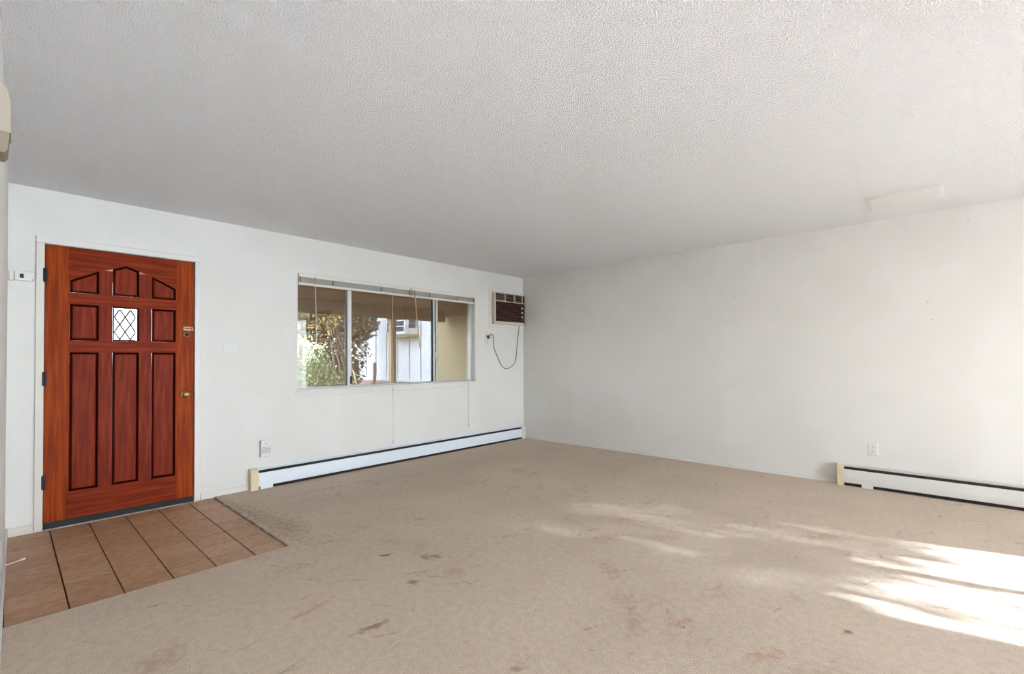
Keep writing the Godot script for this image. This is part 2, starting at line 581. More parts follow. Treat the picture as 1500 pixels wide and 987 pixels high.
func build_floor() -> void:
	var fl := Node3D.new()
	fl.name = "floor"
	add_child(fl)
	tag(fl, "worn beige carpet with a tiled entry area by the door", "floor", "", "structure")
	box_part("subfloor", Vector3(-6.0, -0.16, -0.15), Vector3(0.15, -0.012, ZB + 0.15), mats.concrete, fl, 0.0)
	# carpet: the room without the tiled entry
	var x0 := -4.113
	var z0 := 1.618
	var st := mb()
	var y := CARPET
	var rects := [[x0, 0.0, 0.0, z0], [-5.48, z0, 0.0, 6.4]]
	for r in rects:
		var q := [Vector3(r[0], y, r[1]), Vector3(r[2], y, r[1]), Vector3(r[2], y, r[3]), Vector3(r[0], y, r[3])]
		carpet_quad(st, q)
	box_part("absorber_floor", Vector3(-5.6, -0.012, 6.4), Vector3(0.0, 0.010, ZB), mats.absorber_floor, fl, 0.0)  # unseen dark floor added to cut the sun bounce
	# rolled edge down to the tiles, slightly uneven
	var edge := [Vector3(-5.42, y, z0), Vector3(x0, y, z0), Vector3(x0, y, 0.0)]
	for k in 2:
		var a: Vector3 = edge[k]
		var b: Vector3 = edge[k + 1]
		var out := Vector3(0, 0, -1) if k == 0 else Vector3(-1, 0, 0)
		for s in 24:
			var p := a.lerp(b, s / 24.0)
			var q := a.lerp(b, (s + 1) / 24.0)
			var ja := 0.004 + 0.003 * sin(s * 2.3 + k)
			var jb := 0.004 + 0.003 * sin((s + 1) * 2.3 + k)
			carpet_quad(st, [p, q, q + out * jb - Vector3(0, 0.006, 0), p + out * ja - Vector3(0, 0.006, 0)])
			carpet_quad(st, [p + out * ja - Vector3(0, 0.006, 0), q + out * jb - Vector3(0, 0.006, 0), q + out * jb * 0.8 - Vector3(0, 0.024, 0), p + out * ja * 0.8 - Vector3(0, 0.024, 0)])
	part("carpet", st, mats.carpet, fl)
	box_part("grout_bed", Vector3(-5.40, -0.012, -0.15), Vector3(x0 - 0.002, -0.004, z0 - 0.002), mats.grout, fl, 0.0)
	# quarry tiles, six columns by eight rows, wide joints up and down the columns and tight ones across
	var xs := [-5.366, -5.1455, -4.936, -4.7245, -4.5185, -4.3075, -4.119]
	var zs := [0.001, 0.150, 0.360, 0.565, 0.776, 0.990, 1.211, 1.421, 1.618]
	for c in 6:
		for r in 8:
			var wob := 0.003 * sin(c * 2.1 + r * 1.3)
			var lo := Vector3(xs[c] + 0.0035, -0.012, zs[r] + 0.0032 + (wob if r > 0 else 0.0))
			var wob2 := 0.003 * sin(c * 2.1 + (r + 1) * 1.3)
			var hi := Vector3(xs[c + 1] - 0.0035, 0.0005 * sin(c * 5.0 + r * 3.0), zs[r + 1] - 0.0032 + (wob2 if r < 7 else 0.0))
			box_part("tile", lo, hi, mats.tiles[(c * 3 + r * 5 + (r * c) % 3) % 4], fl, 0.0015)

func carpet_quad(st: SurfaceTool, q: Array) -> void:
	for k in [0, 1, 2, 0, 2, 3]:
		var v: Vector3 = q[k]
		var o := q[0] as Vector3
		st.set_uv(Vector2(v.x + v.y * 0.3, v.z + v.y * 0.7))
		st.set_uv2(Vector2((v.x + 5.5) / 5.5, v.z / 7.0))
		st.add_vertex(v)

# ------------------------------------------------------------------ entry door
func build_door() -> void:
	var d := base("door_1", Vector3.ZERO)
	tag(d, "red-brown stained wooden entry door with raised panels and diamond-leaded pane", "door", "", "structure")
	var zf := -0.004       # the face of stiles and rails
	var zb := -0.046
	var X0 := -5.178
	var X1 := -4.271
	var a0 := -5.0475
	var a1 := -4.886
	var b0 := -4.806
	var b1 := -4.643
	var c0 := -4.562
	var c1 := -4.400
	var Y := [0.05, 0.25, 1.272, 1.360, 1.628, 1.712, 2.047]
	box_part("stile", Vector3(X0, Y[0], zb), Vector3(-5.055, Y[6], zf), mats.wood_v, d, 0.0015)
	box_part("stile", Vector3(-4.395, Y[0], zb), Vector3(X1, Y[6], zf), mats.wood_v, d, 0.0015)
	box_part("rail", Vector3(-5.055, Y[0], zb), Vector3(-4.395, Y[1], zf - 0.0006), mats.wood_h, d, 0.001)
	box_part("rail", Vector3(-5.055, Y[2], zb), Vector3(-4.395, Y[3], zf - 0.0006), mats.wood_h, d, 0.001)
	box_part("rail", Vector3(-5.055, Y[4], zb), Vector3(-4.395, Y[5], zf - 0.0006), mats.wood_h, d, 0.001)
	# top rail with the three shaped heads cut out of its lower edge
	var cx := (b0 + b1) / 2.0
	var top := [Vector2(-5.055, Y[6]), Vector2(-5.055, 1.802), Vector2(a0, 1.802), Vector2(a1, 1.891), Vector2(b0, 1.9176), Vector2(cx, 1.953), Vector2(b1, 1.9216), Vector2(c0, 1.891), Vector2(c1, 1.806), Vector2(-4.395, 1.806), Vector2(-4.395, Y[6])]
	part("rail", prism_xy(mb(), top, zb, zf - 0.0006), mats.wood_h, d)
	for r in [[Y[1], Y[2]], [Y[3], Y[4]], [Y[5], 1.90]]:
		for m in [[a1, b0], [b1, c0]]:
			box_part("mullion", Vector3(m[0], r[0], zb), Vector3(m[1], r[1], zf - 0.0009), mats.wood_p, d, 0.001)
		box_part("mullion", Vector3(-5.055, r[0], zb), Vector3(a0, minf(r[1], 1.802), zf - 0.0009), mats.wood_v, d, 0.0005)
		box_part("mullion", Vector3(c1, r[0], zb), Vector3(-4.395, minf(r[1], 1.806), zf - 0.0009), mats.wood_v, d, 0.0005)
	var panels := [
		rect(a0, Y[1], a1, Y[2]), rect(b0, Y[1], b1, Y[2]), rect(c0, Y[1], c1, Y[2]),
		rect(a0, Y[3], a1, Y[4]), rect(c0, Y[3], c1, Y[4]),
		[Vector2(a0, Y[5]), Vector2(a1, Y[5]), Vector2(a1, 1.891), Vector2(a0, 1.802)],
		[Vector2(b0, Y[5]), Vector2(b1, Y[5]), Vector2(b1, 1.9216), Vector2(cx, 1.953), Vector2(b0, 1.9176)],
		[Vector2(c0, Y[5]), Vector2(c1, Y[5]), Vector2(c1, 1.806), Vector2(c0, 1.891)]]
	for p in panels:
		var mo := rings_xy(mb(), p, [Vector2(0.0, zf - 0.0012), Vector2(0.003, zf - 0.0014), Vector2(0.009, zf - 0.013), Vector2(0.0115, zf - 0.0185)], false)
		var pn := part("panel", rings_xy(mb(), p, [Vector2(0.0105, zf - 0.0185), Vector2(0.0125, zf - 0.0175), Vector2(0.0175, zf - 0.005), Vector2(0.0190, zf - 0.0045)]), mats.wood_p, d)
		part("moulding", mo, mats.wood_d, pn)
	# leaded pane
	var lite := rect(b0, Y[3], b1, Y[4])
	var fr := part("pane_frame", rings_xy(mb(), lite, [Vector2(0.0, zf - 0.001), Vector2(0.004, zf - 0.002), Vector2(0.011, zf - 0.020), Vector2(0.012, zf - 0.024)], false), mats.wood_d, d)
	var gx0 := b0 + 0.011
	var gx1 := b1 - 0.016
	var gy0 := Y[3] as float + 0.009
	var gy1 := Y[4] as float - 0.015
	var gz := zf - 0.022
	var clip := PackedVector2Array(rect(gx0, gy0, gx1, gy1))
	var pitch := 0.0655
	var vp := 0.1175
	var mx := (gx0 + gx1) / 2.0
	var my := gy1 - 0.0625
	for i in range(-3, 4):
		for j in range(-4, 4):
			if (i + j) % 2: continue
			var c := Vector2(mx + i * pitch / 2.0, my + j * vp / 2.0 - vp / 2.0)
			var dia := PackedVector2Array([c + Vector2(-pitch / 2.0 + 0.002, 0), c + Vector2(0, -vp / 2.0 + 0.0036), c + Vector2(pitch / 2.0 - 0.002, 0), c + Vector2(0, vp / 2.0 - 0.0036)])
			for poly in Geometry2D.intersect_polygons(dia, clip):
				if poly.size() < 3: continue
				part("pane", prism_xy(mb(), Array(poly), gz - 0.003, gz), mats.lite_glass, fr)
	var came := mb()
	for s in [-1.0, 1.0]:
		for k in range(-5, 6):
			var p0 := Vector2(mx + k * pitch, my)
			var dir := Vector2(pitch, vp * s)
			for seg in Geometry2D.intersect_polyline_with_polygon(PackedVector2Array([p0 - dir * 6.0, p0 + dir * 6.0]), clip):
				tube(came, [Vector3(seg[0].x, seg[0].y, gz), Vector3(seg[seg.size() - 1].x, seg[seg.size() - 1].y, gz)], 0.0052, 6)
	part("leading", came, mats.lead, fr)
	# hinges on the left edge
	for y in [1.822, 1.080, 0.343]:
		var hg := part("hinge", tube(mb(), [Vector3(X0 + 0.001, y - 0.052, 0.010), Vector3(X0 + 0.001, y + 0.052, 0.010)], 0.0095, 10), mats.iron, d)
		box_part("leaf", Vector3(X0 - 0.012, y - 0.048, -0.004), Vector3(X0 + 0.012, y + 0.048, 0.0175), mats.iron, hg, 0.0005)
	# brass knob, deadbolt, slide bolt, strike
	var kn := part("knob", lathe(mb(true), [Vector2(0.0, 0.062), Vector2(0.012, 0.061), Vector2(0.022, 0.055), Vector2(0.026, 0.045), Vector2(0.023, 0.035), Vector2(0.014, 0.027), Vector2(0.011, 0.018), Vector2(0.012, 0.008)]), mats.brass, d, Vector3(-4.333, 0.92, zf), true)
	part("rose", lathe(mb(true), [Vector2(0.0, 0.010), Vector2(0.020, 0.010), Vector2(0.030, 0.006), Vector2(0.033, 0.0)]), mats.brass, kn, Vector3.ZERO, true)
	var db := part("deadbolt", lathe(mb(true), [Vector2(0.0135, 0.008), Vector2(0.019, 0.006), Vector2(0.022, 0.0)]), mats.steel, d, Vector3(-4.323, 1.427, zf), true)
	part("keyhole_plug", lathe(mb(true), [Vector2(0.0, 0.0055), Vector2(0.012, 0.0055), Vector2(0.0135, 0.004)]), mats.iron, db, Vector3.ZERO, true)
	var sb := box_part("slide_bolt", Vector3(-4.352, 1.460, zf), Vector3(-4.276, 1.494, zf + 0.004), mats.bronze, d, 0.001)
	part("bolt_rod", tube(mb(), [Vector3(-4.362, 1.477, zf + 0.009), Vector3(-4.268, 1.479, zf + 0.009)], 0.0055, 8), mats.bronze, sb)
	for x in [-4.345, -4.285]:
		box_part("keeper", Vector3(x - 0.005, 1.462, zf + 0.003), Vector3(x + 0.005, 1.492, zf + 0.016), mats.bronze, sb, 0.001)
	box_part("strike_plate", Vector3(-4.2705, 0.894, -0.003), Vector3(-4.2595, 0.934, 0.0035), mats.iron, d, 0.0005)
	# sweep and threshold under the door
	box_part("door_sweep", Vector3(X0 + 0.001, 0.0065, -0.042), Vector3(X1 - 0.001, 0.052, -0.001), mats.rubber, d, 0.002)
	box_part("threshold", Vector3(-5.182, -0.011, -0.15), Vector3(-4.266, 0.006, 0.010), mats.threshold, d, 0.002)
	# painted frame round the door
	var tr := base("trim_2", Vector3.ZERO)
	tag(tr, "white painted wooden frame around the red-brown entry door", "door frame", "", "structure")
	box_part("jamb", Vector3(-5.225, 0.010, 0.0), Vector3(-5.181, 2.052, 0.016), mats.trim_old, tr, 0.003)
	box_part("jamb", Vector3(-4.267, 0.010, 0.0), Vector3(-4.224, 2.052, 0.012), mats.trim, tr, 0.003)
	box_part("head", Vector3(-5.225, 2.0525, 0.0), Vector3(-4.224, 2.099, 0.015), mats.trim, tr, 0.003)
	box_part("stop", Vector3(-5.182, 0.007, -0.15), Vector3(-5.16, 2.052, -0.05), mats.trim_old, tr, 0.001)
	box_part("stop", Vector3(-4.288, 0.007, -0.15), Vector3(-4.266, 2.052, -0.05), mats.trim_old, tr, 0.001)
	box_part("stop", Vector3(-5.16, 2.03, -0.15), Vector3(-4.288, 2.052, -0.05), mats.trim_old, tr, 0.001)

# ------------------------------------------------------------------ sliding window and its blinds
func build_window() -> void:
	var w := base("window_1", Vector3.ZERO)
	tag(w, "white aluminium sliding window of three panes looking onto the porch", "window", "", "structure")
	var x0 := -3.393
	var x1 := -0.997
	var y0 := 0.912
	var y1 := 2.072
	var zf := -0.074
	var zb := -0.130
	# outer frame
	box_part("frame_side", Vector3(x0, y0, zb), Vector3(x0 + 0.022, y1, zf), mats.alu, w, 0.002)
	box_part("frame_side", Vector3(x1 - 0.030, y0, zb), Vector3(x1, y1, zf + 0.006), mats.alu, w, 0.002)
	box_part("frame_rail", Vector3(x0 + 0.022, y1 - 0.03, zb), Vector3(x1 - 0.030, y1, zf), mats.alu, w, 0.002)
	box_part("frame_rail", Vector3(x0 + 0.022, y0, zb), Vector3(x1 - 0.030, y0 + 0.014, zf), mats.alu, w, 0.002)
	# meeting stiles
	var m1 := box_part("meeting_stile", Vector3(-2.824, y0 + 0.014, -0.104), Vector3(-2.778, y1 - 0.03, zf - 0.001), mats.alu, w, 0.003)
	box_part("weather_seal", Vector3(-2.842, y0 + 0.014, -0.112), Vector3(-2.824, y1 - 0.03, -0.088), mats.alu_dark, m1, 0.001)
	box_part("pull_handle", Vector3(-2.795, y0 + 0.03, zf - 0.001), Vector3(-2.777, y0 + 0.115, zf + 0.010), mats.iron, m1, 0.002)
	var m2 := box_part("meeting_stile", Vector3(-1.653, y0 + 0.014, -0.106), Vector3(-1.628, y1 - 0.03, zf - 0.002), mats.alu, w, 0.003)
	box_part("weather_seal", Vector3(-1.666, y0 + 0.014, -0.114), Vector3(-1.653, y1 - 0.03, -0.09), mats.black, m2, 0.001)
	box_part("channel", Vector3(-1.628, y0 + 0.014, -0.108), Vector3(-1.610, y1 - 0.03, -0.088), mats.alu_dark, m2, 0.001)
	var m3 := box_part("meeting_stile", Vector3(-1.610, y0 + 0.014, -0.106), Vector3(-1.580, y1 - 0.03, zf - 0.002), mats.alu, w, 0.003)
	box_part("latch", Vector3(-1.632, 1.22, zf - 0.004), Vector3(-1.600, 1.30, zf + 0.012), mats.alu, m3, 0.003)
	# panes
	for p in [[x0 + 0.022, -2.842], [-2.778, -1.666], [-1.580, x1 - 0.030]]:
		box_part("pane", Vector3(p[0], y0 + 0.014, -0.103), Vector3(p[1], y1 - 0.03, -0.099), mats.tinted_glass, w, 0.0)
	# stool and apron
	box_part("sill", Vector3(-3.395, SILL_Y + 0.001, -0.15), Vector3(-0.995, y0, -0.0005), mats.trim, w, 0.0)
	box_part("sill_nosing", Vector3(-3.405, SILL_Y + 0.002, 0.0), Vector3(-0.985, y0, 0.012), mats.trim, w, 0.003)
	box_part("apron", Vector3(-3.418, 0.842, 0.0), Vector3(-0.968, SILL_Y + 0.001, 0.009), mats.wall, w, 0.003)
	# the two raised mini blinds
	mini_blind(-3.388, -2.053, "raised white mini blind over the left half of the window", -3.222, 1.312, mats.cordw, 0.0035, -2.312, 0.227)
	mini_blind(-2.047, -1.001, "raised white mini blind over the right half of the window", -2.0, 1.327, mats.wand, 0.006, -1.137, 0.297)

func mini_blind(x0: float, x1: float, label: String, wand_x: float, wand_y: float, wand_m: Material, wand_r: float, cord_x: float, cord_y: float) -> void:
	var b := base("mini_blind", Vector3((x0 + x1) / 2.0, 1.962, 0.0))
	var o := -b.position
	tag(b, label, "blind", "raised mini blinds in the front window")
	box_part("headrail", Vector3(x0, 2.040, -0.030) + o, Vector3(x1, 2.071, 0.006) + o, mats.blind, b, 0.002)
	var st := mb()
	var y := 1.986
	var k := 0
	while y < 2.038:
		var j := 0.0014 * sin(k * 1.9)
		bx(st, Vector3(x0 + 0.006, y, -0.026 + j) + o, Vector3(x1 - 0.006, y + 0.0016, -0.003 + j) + o, 0.0)
		y += 0.0032
		k += 1
	var slats := part("slat_stack", st, mats.slat, b)
	slats.set_meta("kind", "stuff")
	box_part("bottom_rail", Vector3(x0 + 0.004, 1.962, -0.028) + o, Vector3(x1 - 0.004, 1.9845, -0.002) + o, mats.blind, b, 0.003)
	for x in [x0 + 0.02, x0 + 0.27 * (x1 - x0), x1 - 0.3 * (x1 - x0), x1 - 0.02]:
		box_part("ladder_tape", Vector3(x - 0.004, 1.985, -0.003) + o, Vector3(x + 0.004, 2.039, -0.0012) + o, mats.slot, b, 0.0)
	box_part("end_bracket", Vector3(x0 - 0.004, 2.036, -0.032) + o, Vector3(x0 + 0.006, 2.0725, 0.0085) + o, mats.white_grey, b, 0.001)
	# tilt wand on its hook, hanging in front of the rail
	var lean: float = 0.075 if wand_r > 0.004 else 0.012
	var wd := part("tilt_wand", tube(mb(), [Vector3(wand_x, 2.022, 0.014) + o, Vector3(wand_x + lean * 0.3, 1.75, 0.016) + o, Vector3(wand_x + lean, wand_y, 0.020) + o], wand_r, 8), wand_m, b)
	part("hook", tube(mb(), [Vector3(wand_x, 2.052, 0.004) + o, Vector3(wand_x, 2.046, 0.014) + o, Vector3(wand_x, 2.018, 0.014) + o], 0.003, 6), mats.alu_dark, wd)
	# lift cord with its knot and tassel
	var cd := part("lift_cord", tube(mb(), [Vector3(cord_x, 2.045, 0.010) + o, Vector3(cord_x - 0.002, 1.5, 0.016) + o, Vector3(cord_x, 0.88, 0.019) + o, Vector3(cord_x + 0.002, cord_y + 0.05, 0.020) + o], 0.0022, 6), mats.cordw, b)
	part("tassel", tube(mb(), [Vector3(cord_x + 0.002, cord_y + 0.052, 0.020) + o, Vector3(cord_x + 0.003, cord_y, 0.020) + o], 0.006, 8), mats.cordw, cd)
	if cord_x < -2.0:
		part("cord_joiner", tube(mb(), [Vector3(cord_x, 0.868, 0.019) + o, Vector3(cord_x, 0.845, 0.019) + o], 0.0055, 8), mats.cordw, cd)

# ------------------------------------------------------------------ baseboard heaters
func heater(o: Node3D, length: float, fm: Material, cap0: Array, cap1: Array) -> void:
	# local axes: x along the wall, z off the wall; front face at 0.07
	var y0 := CARPET
	var L := Vector3(length, 0, 0)
	var Z := Vector3(0, 0, 1)
	part("back_plate", sweep_profile([Vector2(y0 + 0.006, 0.0), Vector2(0.204, 0.0), Vector2(0.206, 0.012), Vector2(0.198, 0.014), Vector2(0.198, 0.004), Vector2(y0 + 0.006, 0.004)], Vector3.ZERO, L, Z), fm, o)
	part("damper", sweep_profile([Vector2(0.194, 0.026), Vector2(0.197, 0.027), Vector2(0.190, 0.040), Vector2(0.187, 0.039)], Vector3.ZERO, L, Z), fm, o)
	part("front_cover", sweep_profile([Vector2(0.040, 0.064), Vector2(0.046, 0.068), Vector2(0.084, 0.071), Vector2(0.158, 0.066), Vector2(0.164, 0.062), Vector2(0.160, 0.060), Vector2(0.156, 0.063), Vector2(0.084, 0.068), Vector2(0.047, 0.065)], Vector3.ZERO, L, Z), fm, o)
	var shade_fill := mb()
	bx(shade_fill, Vector3(0.01, 0.050, 0.005), Vector3(length - 0.01, 0.176, 0.059), 0.0)  # solid dark block standing in for shade inside the slots
	part("slot_shade", shade_fill, mats.heater_dark, o)
	part("shadow_strip", bx(mb(), Vector3(0.0, y0, 0.046), Vector3(length, 0.042, 0.052), 0.0), mats.heater_dark, o)
	for c in [cap0, cap1]:
		if c.size():
			part("end_cap", sweep_profile([Vector2(y0, 0.0), Vector2(0.204, 0.0), Vector2(0.208, 0.030), Vector2(0.196, 0.062), Vector2(0.170, 0.074), Vector2(y0 + 0.03, 0.077), Vector2(y0, 0.073)], Vector3(c[0], 0, 0), Vector3(c[1], 0, 0), Z), c[2], o)

func build_heaters() -> void:
	var a := base("baseboard_heater", Vector3(-3.835, 0, 0.0005))
	tag(a, "long pale blue-white baseboard heater under the front window", "heater")
	heater(a, 3.78, mats.heater, [-0.008, 0.066, mats.cream], [3.722, 0.062, mats.white])
	box_part("bracket", Vector3(0.075, CARPET, 0.05), Vector3(0.185, 0.046, 0.069), mats.heater, a, 0.002)
	for x in [0.62, 1.72, 2.75]:
		box_part("bracket", Vector3(x, CARPET, 0.05), Vector3(x + 0.012, 0.046, 0.064), mats.heater_dark, a, 0.001)
	var b := base("baseboard_heater", Vector3(-0.0005, 0, 5.9), PI / 2.0)
	b.rotation.y = -PI / 2.0
	b.position = Vector3(-0.0005, 0, 3.975)
	tag(b, "off-white baseboard heater with cream end cap on the blank right wall", "heater")
	heater(b, 2.6, mats.heater_r, [-0.004, 0.05, mats.cream], [2.55, 0.05, mats.cream])
	box_part("bracket", Vector3(0.178, CARPET, 0.05), Vector3(0.262, 0.046, 0.074), mats.white, b, 0.002)

# ------------------------------------------------------------------ through-the-wall air conditioner
func build_air_conditioner() -> void:
	var tr := base("trim_3", Vector3.ZERO)
	tag(tr, "white wooden frame around the air conditioner by the room corner", "frame", "", "structure")
	box_part("side_board", Vector3(-0.738, 1.66, 0.0), Vector3(-0.682, 2.21, 0.012), mats.trim, tr, 0.003)
	box_part("side_board", Vector3(-0.044, 1.66, 0.0), Vector3(-0.003, 2.21, 0.012), mats.trim, tr, 0.003)
	box_part("head_board", Vector3(-0.682, 2.160, 0.0), Vector3(-0.044, 2.21, 0.012), mats.trim, tr, 0.003)
	box_part("foot_board", Vector3(-0.682, 1.66, 0.0), Vector3(-0.044, 1.732, 0.010), mats.trim, tr, 0.003)
	var a := base("air_conditioner", Vector3(-0.36, 1.70, 0.0))
	tag(a, "beige air conditioner with dark brown grille through the wall by the corner", "air conditioner")
	var o := -a.position
	var x0 := -0.680
	var x1 := -0.050
	var y0 := 1.708
	var y1 := 2.157
	box_part("cabinet", Vector3(-0.660, 1.738, -0.35) + o, Vector3(-0.060, 2.150, 0.02) + o, mats.ac_body, a, 0.004)
	box_part("side_bezel", Vector3(x0, y0, 0.012) + o, Vector3(x0 + 0.016, y1, 0.078) + o, mats.ac_body, a, 0.004)
	box_part("side_bezel", Vector3(x1 - 0.010, y0, 0.012) + o, Vector3(x1, y1, 0.078) + o, mats.ac_brown, a, 0.003)
	box_part("foot_bezel", Vector3(x0 + 0.016, y0, 0.012) + o, Vector3(x1 - 0.010, 1.748, 0.076) + o, mats.ac_body, a, 0.006)
	box_part("top_bezel", Vector3(x0 + 0.016, 2.150, 0.012) + o, Vector3(x1 - 0.010, y1, 0.072) + o, mats.ac_body, a, 0.002)
	box_part("grille_back", Vector3(x0 + 0.016, 1.748, 0.02) + o, Vector3(x1 - 0.010, 2.150, 0.050) + o, mats.ac_back, a, 0.0)
	box_part("crossbar", Vector3(x0 + 0.012, 2.030, 0.05) + o, Vector3(x1, 2.043, 0.082) + o, mats.ac_body, a, 0.003)
	# outlet louvres over the bar, in three bays
	for x in [-0.466, -0.262, -0.094]:
		box_part("louvre_post", Vector3(x - 0.006, 2.043, 0.05) + o, Vector3(x + 0.006, 2.150, 0.077) + o, mats.ac_body, a, 0.001)
	for k in 4:
		var y := 2.056 + k * 0.0245
		part("louvre", bx(mb(), Vector3(x0 + 0.016, y, 0.055) + o, Vector3(x1 - 0.012, y + 0.006, 0.074) + o, 0.001), mats.ac_louvre, a)
	# intake slats under the bar
	for k in 11:
		var y := 1.758 + k * 0.0245
		var sl := sweep_profile([Vector2(y, 0.066), Vector2(y + 0.003, 0.077), Vector2(y + 0.011, 0.073), Vector2(y + 0.011, 0.05), Vector2(y, 0.05)], Vector3(x0 + 0.018, 0, 0) + o, Vector3(0.535, 0, 0), Vector3(0, 0, 1))
		part("slat", sl, mats.ac_slat, a)
	box_part("control_panel", Vector3(-0.127, 1.750, 0.05) + o, Vector3(x1 - 0.010, 2.030, 0.075) + o, mats.ac_brown, a, 0.003)
	for y in [1.962, 1.895, 1.830]:
		part("knob", lathe(mb(true), [Vector2(0.0, 0.020), Vector2(0.009, 0.019), Vector2(0.012, 0.014), Vector2(0.013, 0.0)], 14), mats.white, a, Vector3(-0.112, y, 0.075) + o, true)
	var pts := spline([Vector3(-0.130, 1.735, 0.03), Vector3(-0.128, 1.69, 0.034), Vector3(-0.134, 1.60, 0.022), Vector3(-0.155, 1.42, 0.016), Vector3(-0.178, 1.24, 0.014), Vector3(-0.205, 1.15, 0.013), Vector3(-0.30, 1.085, 0.012), Vector3(-0.405, 1.068, 0.012), Vector3(-0.495, 1.115, 0.012), Vector3(-0.585, 1.255, 0.014), Vector3(-0.652, 1.385, 0.018), Vector3(-0.674, 1.51, 0.030), Vector3(-0.708, 1.555, 0.042), Vector3(-0.748, 1.545, 0.044), Vector3(-0.768, 1.525, 0.036)])
	var cord := part("power_cord", tube(mb(true), pts.map(func(v): return v + o), 0.0042, 7), mats.cord, a, Vector3.ZERO, true)
	part("plug", bx(mb(), Vector3(-0.787, 1.495, 0.009) + o, Vector3(-0.745, 1.538, 0.042) + o, 0.010), mats.black, cord)
	outlet(Vector3(-0.768, 1.49, 0.0), 0.0, "white wall outlet behind the air conditioner's black plug")

# ------------------------------------------------------------------ plates, switches and the like
func outlet(at: Vector3, turn: float, label: String) -> void:
	var o := base("wall_outlet", at, turn)
	tag(o, label, "outlet", "wall outlets")
	part("cover_plate", rings_xy(mb(), rect(-0.036, -0.058, 0.036, 0.058), [Vector2(0, 0.0), Vector2(0.0, 0.003), Vector2(0.004, 0.0065)]), mats.white, o)
	for y in [-0.02, 0.02]:
		var r := part("receptacle", bx(mb(), Vector3(-0.016, y - 0.014, 0.004), Vector3(0.016, y + 0.014, 0.0085), 0.003), mats.white, o)
		for x in [-0.006, 0.006]:
			box_part("slot", Vector3(x - 0.0012, y - 0.002, 0.008), Vector3(x + 0.0012, y + 0.007, 0.0088), mats.slot, r, 0.0)
		box_part("ground_hole", Vector3(-0.0025, y - 0.010, 0.008), Vector3(0.0025, y - 0.005, 0.0088), mats.slot, r, 0.0)

